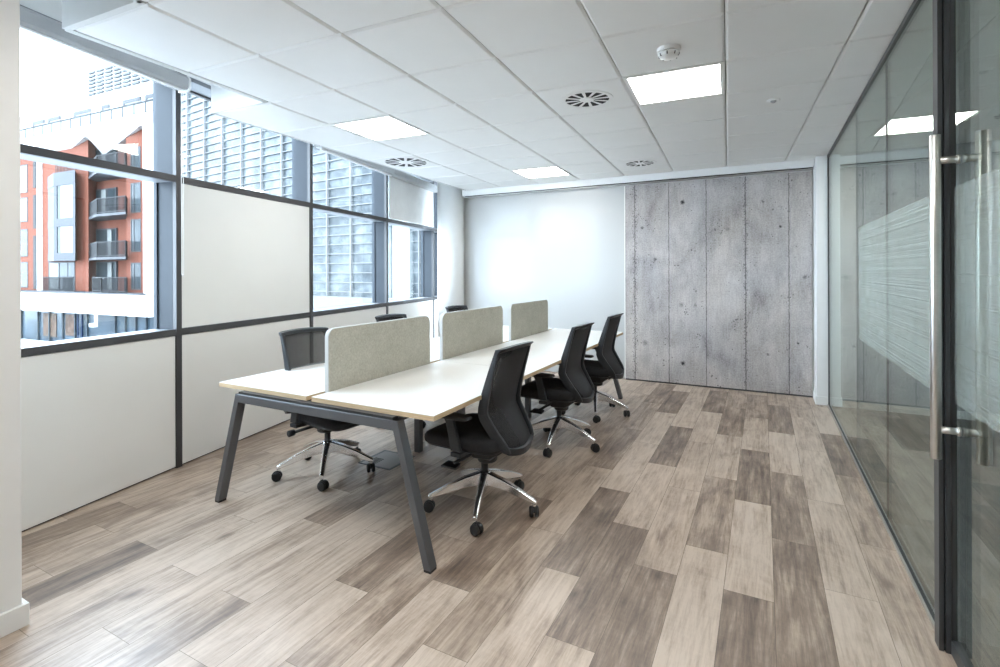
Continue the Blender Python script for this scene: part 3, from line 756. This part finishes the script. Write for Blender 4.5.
# ================================================================== TASK CHAIR
def make_chair(label, loc, rz):
    r = thing('task_chair', label, 'chair', loc, rz, 'black task chairs around the bench desk')
    # base: five tapering polished legs, each with a caster
    b_ = B(); lathe(b_, [(.001, .135), (.030, .135), (.040, .15), (.042, .205), (.034, .222), (.001, .224)], n=24); obj('hub', b_, 'chrome', r)
    for k in range(5):
        a = radians(72*k); ca_, sa_ = cos(a), sin(a)
        def P(rad, lat, z): return (rad*ca_ - lat*sa_, rad*sa_ + lat*ca_, z)
        b_ = B(); rings = []
        for (rad, w, zt, zb) in ((.030, .026, .218, .136), (.12, .022, .193, .130), (.22, .018, .156, .106), (.318, .015, .110, .082), (.338, .013, .100, .080)):
            rings.append([P(rad, -w, zb+.006), P(rad, -w*.75, zb), P(rad, w*.75, zb), P(rad, w, zb+.006), P(rad, w*.9, zt-.006), P(rad, w*.5, zt), P(rad, -w*.5, zt), P(rad, -w*.9, zt-.006)])
        loft(b_, rings)
        c_ = P(.322, 0, 0)
        lathe(b_, [(.011, .066), (.011, .092)], (c_[0], c_[1], 0), 12)
        lg = obj('leg', b_, 'chrome', r, bevel=.0015)
        # caster
        b_ = B(); tw = a + (.5 + 1.3*k)
        ux, uy = cos(tw), sin(tw)
        cx, cy = c_[0]-.012*uy, c_[1]+.012*ux
        for s in (-1, 1):
            rings = []
            for (rad, o_) in ((.004, .006), (.027, .006), (.031, .009), (.031, .022), (.026, .027), (.004, .027)):
                ring = []
                for q in range(20):
                    an = 2*pi*q/20
                    # axle direction (ux,uy); wheel plane spanned by perp and z
                    ring.append((cx + s*o_*ux - rad*cos(an)*uy, cy + s*o_*uy + rad*cos(an)*ux, .0312 + rad*sin(an)))
                rings.append(ring)
            loft(b_, rings, smooth=True)
        tube(b_, [(c_[0], c_[1], .030), (c_[0], c_[1], .068)], .009, 10)
        hood = []
        for an in [q/8*pi*.85+.15 for q in range(9)]:
            hood.append([(cx + o_*ux - .0335*cos(an)*uy*kk, cy + o_*uy + .0335*cos(an)*ux*kk, .0312 + .0335*sin(an)*kk) for (o_, kk) in ((-.007, .55), (.007, .55), (.007, 1.06), (-.007, 1.06))])
        loft(b_, hood)
        obj('caster', b_, 'rubber', lg)
    b_ = B(); lathe(b_, [(.021, .222), (.021, .30), (.015, .302), (.015, .372)], n=20); obj('gas_lift', b_, 'black', r)
    # mechanism under the seat
    b_ = B()
    rings = []
    for (y_, w, z0, z1) in ((-.15, .045, .365, .405), (-.08, .078, .315, .41), (.03, .085, .310, .41), (.11, .07, .345, .41), (.17, .05, .38, .41)):
        rings.append([(-w, y_, z0+.01), (-w*.8, y_, z0), (w*.8, y_, z0), (w, y_, z0+.01), (w, y_, z1), (-w, y_, z1)])
    loft(b_, rings); lathe(b_, [(.001, .283), (.052, .283), (.060, .292), (.060, .330), (.001, .332)], (0, -.02, 0), 24)
    obj('mechanism', b_, 'black', r, bevel=.004)
    b_ = B(); tube(b_, [(-.05, .03, .345), (-.14, .06, .330), (-.20, .085, .310)], .011, 10)
    hexa(b_, [(-.24, .045, .292), (-.185, .045, .300), (-.185, .135, .303), (-.24, .15, .292), (-.24, .045, .304), (-.185, .045, .316), (-.185, .135, .319), (-.24, .15, .304)])
    obj('height_lever', b_, 'black', r, bevel=.003)
    b_ = B(); tube(b_, [(.06, -.02, .345), (.23, -.075, .322)], .011, 10); lathe(b_, [(.014, 0), (.022, .004), (.022, .044), (.013, .048)], (.215, -.075, .322), 16, axis='x')
    obj('tension_knob', b_, 'black', r)
    # seat
    def ring(sc, z, drop):
        pts = []
        for q in range(48):
            an = 2*pi*q/48; e = 2/7.0
            x_ = abs(cos(an))**e * (1 if cos(an) >= 0 else -1)*.248
            y_ = abs(sin(an))**e * (1 if sin(an) >= 0 else -1)*.258
            x_ *= sc*(1 - .05*max(0, -y_/.245)); y_ = y_*sc + .050
            pts.append((x_, y_, z - drop*max(0, (y_-.17)/.14)**2))
        return pts
    b_ = B(); loft(b_, [ring(.94, .412, .0), ring(.99, .420, .0), ring(1.0, .440, .004), ring(.995, .462, .012), ring(.96, .480, .02), ring(.86, .490, .024), ring(.6, .488, .024), ring(.25, .484, .022)], smooth=True)
    obj('seat', b_, 'seat', r)
    b_ = B(); loft(b_, [ring(.80, .398, 0), ring(.94, .404, 0), ring(.955, .413, 0)], smooth=True); obj('seat_pan', b_, 'charcoal', r)
    # back: two kinked side rails, top rail, bottom rim, net
    prof = [(z_*1.012 if z_ > .7 else z_, y_, w_, d_) for (z_, y_, w_, d_) in [(.405, -.235, .132, .044), (.43, -.232, .150, .052), (.46, -.216, .164, .057), (.51, -.180, .177, .060), (.56, -.147, .186, .062), (.600, -.121, .191, .063), (.625, -.112, .193, .062),
            (.655, -.113, .193, .058), (.71, -.126, .192, .053), (.78, -.146, .191, .046), (.85, -.167, .190, .039), (.92, -.190, .189, .033), (.975, -.208, .189, .026)]]
    def rail_rings(s):
        R = []
        for i, (z, y_, hw, dp) in enumerate(prof):
            z2, y2 = prof[min(i+1, len(prof)-1)][:2]; z1, y1 = prof[max(i-1, 0)][:2]
            tz, ty = z2-z1, y2-y1; l = hypot(tz, ty); tz /= l; ty /= l
            ny, nz = tz, -ty       # forward normal in the yz plane
            th = .017
            R.append([(s*(hw+th*.5), y_ - ny*dp*.5, z - nz*dp*.5), (s*(hw+th*.62), y_ - ny*dp*.1, z - nz*dp*.1), (s*(hw+th*.5), y_ + ny*dp*.5, z + nz*dp*.5), (s*(hw-th*.5), y_ + ny*dp*.5, z + nz*dp*.5), (s*(hw-th*.5), y_ - ny*dp*.5, z - nz*dp*.5)])
        return R
    for s in (-1, 1):
        b_ = B(); loft(b_, rail_rings(s)); obj('back_frame', b_, 'charcoal', r, bevel=.003)
    b_ = B(); R = []
    for k in range(13):
        u = -1 + k/6; bow = .030*(1-u*u)
        x_, y_, z_ = .202*u, -.208 - bow*.75, .986 + .010*(1-u*u)
        tip = 1 if abs(u) < .99 else .6
        R.append([(x_, y_+.014, z_-.016), (x_, y_-.004, z_-.019), (x_, y_-.034*tip, z_+.004), (x_, y_-.034*tip, z_+.010), (x_, y_+.010, z_+.006)])
    loft(b_, R); obj('top_rail', b_, 'charcoal', r, bevel=.002)
    b_ = B(); R = []
    for k in range(13):
        u = -1 + k/6; c2 = 1-u*u
        x_, y_, z_ = .140*u, -.236 - .030*c2, .412 - .022*c2
        R.append([(x_, y_+.018, z_-.010), (x_, y_-.014, z_-.014), (x_, y_-.020, z_+.026), (x_, y_+.010, z_+.030)])
    loft(b_, R); obj('bottom_rim', b_, 'charcoal', r, bevel=.003)
    b_ = B(); rows = []
    for (z, y_, hw, dp) in prof:
        row = []
        for k in range(13):
            u = -1 + k/6
            row.append(b_.verts.new((u*(hw-.004), y_ - .004 - .026*(1-u*u), z)))
        rows.append(row)
    for a_, c2 in zip(rows[:-1], rows[1:]):
        for k in range(12):
            f = b_.faces.new((a_[k], a_[k+1], c2[k+1], c2[k])); f.smooth = True
    o = obj('back_net', b_, 'net', r)
    md = o.modifiers.new('thick', 'SOLIDIFY'); md.thickness = .003; md.offset = 0
    b_ = B(); R = []
    for (y_, z_, w, h_) in ((-.262, .396, .07, .03), (-.20, .388, .06, .028), (-.13, .386, .05, .026)):
        R.append([(-w, y_, z_-h_/2), (w, y_, z_-h_/2), (w, y_, z_+h_/2), (-w, y_, z_+h_/2)])
    loft(b_, R); obj('back_bracket', b_, 'black', r, bevel=.003)
    # arms
    for s in (-1, 1):
        b_ = B()
        R = []
        for (x_, y_, z_, w, d) in ((.20, .01, .396, .012, .032), (.262, .012, .398, .013, .032), (.275, .014, .42, .012, .032), (.277, .03, .50, .011, .030), (.277, .052, .575, .010, .028), (.275, .062, .600, .010, .034)):
            R.append([(s*(x_-w), y_-d, z_), (s*(x_+w), y_-d, z_), (s*(x_+w), y_+d, z_), (s*(x_-w), y_+d, z_)] if z_ > .41 else
                     [(s*(x_), y_-d, z_-w), (s*(x_), y_-d, z_+w) if False else (s*(x_+.001), y_-d, z_-w), (s*(x_+.001), y_+d, z_-w), (s*(x_), y_+d, z_-w)])
        R = R[2:]
        loft(b_, R)
        box(b_, min(s*.18, s*.285), max(s*.18, s*.285), -.022, .048, .386, .4105)
        am = obj('armrest', b_, 'charcoal', r, bevel=.003)
        b_ = B(); R = []
        for (y_, w, t_) in ((-.105, .026, .014), (-.09, .036, .020), (0, .042, .024), (.09, .043, .024), (.135, .038, .020), (.150, .026, .014)):
            zc = .612
            R.append([(s*.272-w, y_+.03, zc-t_*.4), (s*.272-w*.8, y_+.03, zc-t_*.5), (s*.272+w*.8, y_+.03, zc-t_*.5), (s*.272+w, y_+.03, zc-t_*.4), (s*.272+w*.9, y_+.03, zc+t_*.5), (s*.272-w*.9, y_+.03, zc+t_*.5)])
        loft(b_, R); obj('arm_pad', b_, 'black', am, bevel=.004)
    return r
RG = radians
CH = make_chair('black task chair at the near end, on the side away from the windows', (-1.50, 2.66, 0), RG(87))
CHAIRS = [(CH, 2)]
for loc, rz, base, lab in (((-1.50, 3.92, 0), 87, 60, 'middle black task chair on the side away from the windows'),
                           ((-1.50, 4.92, 0), 88, 0, 'black task chair nearest the concrete panel'),
                           ((-2.77, 2.62, 0), -96, 22, 'black task chair at the near end of the window side, net back showing a mullion'),
                           ((-3.04, 3.88, 0), -95, 42, 'black task chair peeking over the nearest felt divider'),
                           ((-3.14, 5.23, 0), -95, 10, 'black task chair peeking over the middle felt divider')):
    CHAIRS.append((dup(CH, loc, RG(rz), lab), base))
def loc_near(o, x, y): return abs(o.location.x-x) < .01 and abs(o.location.y-y) < .01
for c_, base in CHAIRS:        # the five-legged base swivels on its own
    for ch in c_.children:
        if loc_near(c_, -2.77, 2.62):        # this one is set back and reclined a little
            if ch.name.startswith(('back_', 'top_rail', 'bottom_rim')): ch.location.y = -.05
            if ch.name.startswith(('seat',)): ch.location.y = .10
        if ch.name.startswith('leg'): ch.rotation_euler = (0, 0, RG(base) - c_.rotation_euler.z)

# ================================================================== OUTSIDE
bm = B(); box(bm, -75, 30, 7.6, 60, -4.2, -4.0); box(bm, -75, -6.5, -30, 7.6, -4.2, -4.0); struct('ground', bm, 'ground')
# brick apartment building: local x along its facade, y away from us
P0 = (-53.0, 18.0)
apt = thing('apartment_building', 'red brick apartment building with white frame and balconies outside the window', 'building', (P0[0], P0[1], 0), CA)
def AB(name, mat, *bx, parent=None, label=None):
    b_ = B()
    for q in bx: box(b_, *q)
    o = obj(name, b_, mat, parent or apt)
    if label: o['label'] = label
    return o
def prism(bm_, poly, z0, z1):
    loft(bm_, [[(x_, y_, z0) for x_, y_ in poly], [(x_, y_, z1) for x_, y_ in poly]])
b_ = B()
for poly in ([(-6, .6), (8.35, .6), (7.35, 1.7), (-6, 1.7)], [(7.3, 1.6), (13.2, 1.6), (13.2, 2.2), (7.3, 2.2)], [(13.05, .6), (16.1, .6), (16.1, 2.2), (13.0, 2.2)]): prism(b_, poly, -.1, 11.34)
obj('brick_wall', b_, 'brick', apt)
AB('white_frame', 'extwhite', (16.0, 17.1, 0, 8, -1.5, 12.15), (-6, 17.1, 0, 2.2, 11.35, 12.15))
for (xa, xb, sh) in ((2.6, 8.9, 2.0), (9.4, 15.5, 2.2)):
    b_ = B(); hexa(b_, [(xa, .02, 11.3), (xb, .02, 11.3), (xb-sh, 1.55, 11.3), (xa-sh*.4, 1.55, 10.35), (xa, .02, 11.345), (xb, .02, 11.345), (xb-sh, 1.55, 11.345), (xa-sh*.4, 1.55, 11.345)])
    obj('folded_soffit', b_, 'extsoffit', apt)
AB('ledge', 'extwhite', (-6, 17.1, -.3, 2.0, -1.55, -.1))
AB('ledge_cap', 'extgrey', (-6, 16.3, -.35, 1.0, -.1, .0))
AB('shopfront', 'extshop', (-6, 17.05, .5, .7, -4.0, -1.55))
for xx in (-3.5, -1, 1.6, 3.3, 5.2, 6.9, 8.5, 12.0, 13.2, 14.4, 15.6, 16.6):
    AB('shopfront_post', 'extframe', (xx-.07, xx+.07, .38, .5, -4.0, -1.55))
AB('shop_picture', 'poster', (2.3, 4.2, .46, .49, -3.6, -1.8)); AB('shop_picture', 'poster', (5.5, 6.7, .46, .49, -3.4, -1.8))
AB('ladder', 'blueladder', (7.4, 7.5, .3, .38, -4, -1.7), (7.95, 8.05, .3, .38, -4, -1.7), *[(7.4, 8.05, .3, .36, -3.9+k*.3, -3.84+k*.3) for k in range(7)])
AB('security_camera', 'extwhite', (10.5, 11.1, -.45, -.25, -2.45, -2.2), (11.05, 11.2, -.4, -.25, -2.45, -.6))
def win(xa, xb, za, zb, mat='extglass', y=.6, split=None, frame='extgrey'):
    b_ = B(); ft = .08
    box(b_, xa, xb, y-.03, y+.12, zb-ft, zb); box(b_, xa, xb, y-.03, y+.12, za, za+ft); box(b_, xa, xa+ft, y-.03, y+.12, za+ft, zb-ft); box(b_, xb-ft, xb, y-.03, y+.12, za+ft, zb-ft)
    if split: box(b_, split-.05, split+.05, y-.03, y+.12, za+ft, zb-ft)
    w = obj('window', b_, frame, apt)
    b_ = B(); box(b_, xa+ft, xb-ft, y-.01, y+.04, za+ft, zb-ft); obj('pane', b_, mat, w)
for (za, zb, mt) in ((8.0, 10.3, 'extblind'), (5.6, 7.6, 'extblind'), (2.75, 5.0, 'extglass'), (.2, 2.3, 'extglass')):
    win(-3.5, -.3, za, zb, mt)
for (za, zb) in ((.2, 2.1), (2.85, 5.15), (5.6, 7.7), (8.1, 10.2)):
    win(13.6, 14.75, za, zb, 'extglass', split=13.95)
AB('wall_slot', 'extdark', (.62, 1.05, .55, .599, 5.0, 7.7), (.62, 1.05, .55, .599, .1, 4.4), (.62, 1.05, .55, .599, 8.3, 10.4))
AB('downpipe', 'extwhite', (1.28, 1.95, .50, .599, -.1, 11.3))
# grey metal bay window, two storeys
PB_ = [(2.7, .6), (5.14, -.1), (8.05, -.1), (6.75, .6)]
b_ = B()
for (z0, z1) in ((2.3, 2.9), (4.9, 5.5), (8.0, 9.0)): prism(b_, PB_, z0, z1)
prism(b_, [(2.75, .6), (5.14, -.08), (5.55, -.08), (5.0, .6)], 2.9, 8.0); prism(b_, [(7.68, -.08), (8.03, -.08), (6.73, .6), (6.5, .6)], 2.9, 8.0)
bay = obj('bay_window', b_, 'extbay', apt)
AB('pane', 'extglass', (5.55, 6.0, -.05, .05, 2.9, 4.9), (5.55, 6.0, -.05, .05, 5.5, 8.0), parent=bay)
AB('window_blind', 'extblind', (6.0, 7.68, -.05, .05, 2.9, 4.9), (6.0, 7.68, -.05, .05, 5.5, 8.0), parent=bay, label='white drawn blinds')
AB('railing', 'extdark', (5.2, 8.0, .0, .05, 9.9, 9.98), *[(5.2+k*.2, 5.24+k*.2, .0, .03, 9.0, 9.9) for k in range(15)], parent=bay)
win(2.9, 4.4, .05, 2.25, 'extblind', y=.58); win(4.4, 6.6, .05, 2.25, 'extglass', y=.58, split=5.6)
def rail_run(bm_, p, q, z, hgt, step=.14):
    l = hypot(q[0]-p[0], q[1]-p[1]); n = max(2, int(l/step)); dx, dy = (q[0]-p[0])/l, (q[1]-p[1])/l
    for (za, zb) in ((z+hgt-.06, z+hgt), (z+.08, z+.13)):
        hexa(bm_, [(p[0]-dy*.025, p[1]+dx*.025, za), (p[0]+dy*.025, p[1]-dx*.025, za), (q[0]+dy*.025, q[1]-dx*.025, za), (q[0]-dy*.025, q[1]+dx*.025, za),
                   (p[0]-dy*.025, p[1]+dx*.025, zb), (p[0]+dy*.025, p[1]-dx*.025, zb), (q[0]+dy*.025, q[1]-dx*.025, zb), (q[0]-dy*.025, q[1]+dx*.025, zb)])
    for k in range(n+1):
        x_, y_ = p[0]+(q[0]-p[0])*k/n, p[1]+(q[1]-p[1])*k/n
        w_ = .035 if k in (0, n) else .016
        box(bm_, x_-w_, x_+w_, y_-w_, y_+w_, z, z+hgt-.06)
def balcony(z, full=True):
    b_ = B()
    P4 = [(8.35, .62), (11.2, -.35), (14.7, -.35), (13.1, .62)] if full else [(9.3, .3), (11.4, -.2), (14.5, -.2), (13.1, .5)]
    prism(b_, P4 + [(13.1, 1.6), (7.5, 1.6)], z-.18 if full else z-.08, z)
    s = obj('balcony', b_, 'extgrey', apt)
    b_ = B(); ins = [(P4[0][0]+.2, P4[0][1]), (P4[1][0]+.03, P4[1][1]+.06), (P4[2][0]-.1, P4[2][1]+.06), (P4[3][0], P4[3][1])]
    for a_, c_ in zip(ins[:-1], ins[1:]): rail_run(b_, a_, c_, z, 1.1)
    obj('railing', b_, 'extdark', s)
for z in (2.5, 5.55, 8.6): balcony(z)
balcony(.0, False)
for z in (.05, 2.55, 5.6, 8.65):
    win(7.6, 10.2, z, z+2.2, 'extglass', y=1.5, split=9.1, frame='extgrey')
    AB('curtain', 'extblind', (9.2, 9.7, 1.42, 1.46, z+.1, z+2.1)) if z < 5 else AB('curtain', 'extblind', (8.4, 9.0, 1.42, 1.46, z+.1, z+2.1))
b_ = B(); n = 9
for k in range(4): pass
b_.free()
bl = AB('bay_balcony', 'extgrey', (3.5, 7.9, -.1, .6, -.1, .04))
AB('railing', 'extdark', (3.55, 7.7, -.08, -.03, 1.04, 1.1), *[(3.55+k*.13, 3.58+k*.13, -.07, -.04, .04, 1.04) for k in range(32)], parent=bl)
# terrace railing, penthouse and plant screen
AB('terrace_railing', 'extdark', (-6, 16.9, .1, .16, 12.92, 13.02), *[(-6+k*1.3, -5.94+k*1.3, .1, .16, 12.15, 12.95) for k in range(18)])
AB('terrace_glass', 'extblind', (-6, 16.9, .12, .14, 12.25, 12.9))
AB('penthouse', 'extwhite', (-16, 18.5, 4.0, 9, 12.15, 16.4))
for (xa, xb) in ((-7.5, -5.5), (-4.8, -2.8), (-.6, 1.9), (3.6, 4.7), (6.6, 9.0), (9.6, 11.5)):
    b_ = B(); box(b_, xa, xb, 3.9, 4.0, 15.25, 15.55); box(b_, xa, xa+.25, 3.9, 4.0, 12.2, 15.25)
    w = obj('penthouse_window', b_, 'extgrey', apt)
    b_ = B(); box(b_, xa+.25, xb, 3.94, 3.99, 12.2, 15.25); obj('pane', b_, 'extblind', w)
b_ = B()
for k in range(9):
    for j in range(7): box(b_, 1.5+k*1.25, 2.45+k*1.25, 3.95, 4.1, 16.7+j*.31, 16.86+j*.31)
obj('plant_louvres', b_, 'extlouvre', apt)
AB('plant_screen', 'extwhite', (1.4, 14, 4.1, 5, 16.4, 19.0))

# glass office building
AO = -.078
off_b = thing('office_building', 'pale glass office building with white louvre grid outside the far windows', 'building', (-15, 17, 0), AO)
def OB(name, mat, *bx, parent=None):
    b_ = B()
    for q in bx: box(b_, *q)
    return obj(name, b_, mat, parent or off_b)
OB('glazing', 'office', (-19, .4, .5, .8, -4, 19))
OB('glazing', 'office', (1.46, 14, .6, .9, -4, 19))
VX = [-18.7, -16.8, -14.83, -12.87, -10.95, -9.07, -7.28, -5.5, -3.73, -2.07, -.56, -.29]
for v in VX: OB('mullion', 'fin', (v-.035, v+.035, .36, .49, -.2, 19))
OB('louvre', 'fin', *[(-19, -.27, .40, .48, .0+.45*k, .04+.45*k) for k in range(42)])
OB('corner_column', 'extwhite', (1.08, 1.45, .30, .55, -4, 19))
OB('end_wall', 'extblind', (.4, 1.46, .56, .9, -4, 19))
OB('louvre', 'fin', *[(1.5, 14, .50, .58, .0+.45*k, .03+.45*k) for k in range(42)])
for v in (2.0, 3.6, 5.2, 6.8): OB('mullion', 'fin', (v-.03, v+.03, .48, .59, -.2, 19))
OB('base_plinth', 'fin', (-19, 14, .1, .5, -4, .25))

# ================================================================== LIGHT, CAMERA
w = bpy.data.worlds.new('overcast'); SC.world = w; w.use_nodes = True
bg = w.node_tree.nodes['Background']; bg.inputs[0].default_value = (.69, .835, 1.0, 1); bg.inputs[1].default_value = 13

cam = bpy.data.cameras.new('camera'); cam.sensor_fit = 'HORIZONTAL'; cam.sensor_width = 36; cam.lens = FPX/1000*36
cam.shift_y = -(333.5-270.99)/1000; cam.clip_start = .02; cam.clip_end = 300
co = bpy.data.objects.new('camera', cam); COL.objects.link(co)
co.matrix_world = Matrix.Translation((0, 0, EYE)) @ Matrix.Rotation(YAW, 4, 'Z') @ Matrix.Rotation(pi/2, 4, 'X') @ Matrix.Rotation(-.0033, 4, 'Z')
SC.camera = co
vs = SC.view_settings; vs.view_transform = 'Standard'; vs.look = 'None'; vs.gamma = 1; vs.exposure = 0.56; vs.use_curve_mapping = False
SC.display_settings.display_device = 'sRGB'
cy = SC.cycles
cy.max_bounces = 12; cy.diffuse_bounces = 6; cy.glossy_bounces = 6; cy.transparent_max_bounces = 16; cy.transmission_bounces = 8
cy.sample_clamp_indirect = 8; cy.use_denoising = True
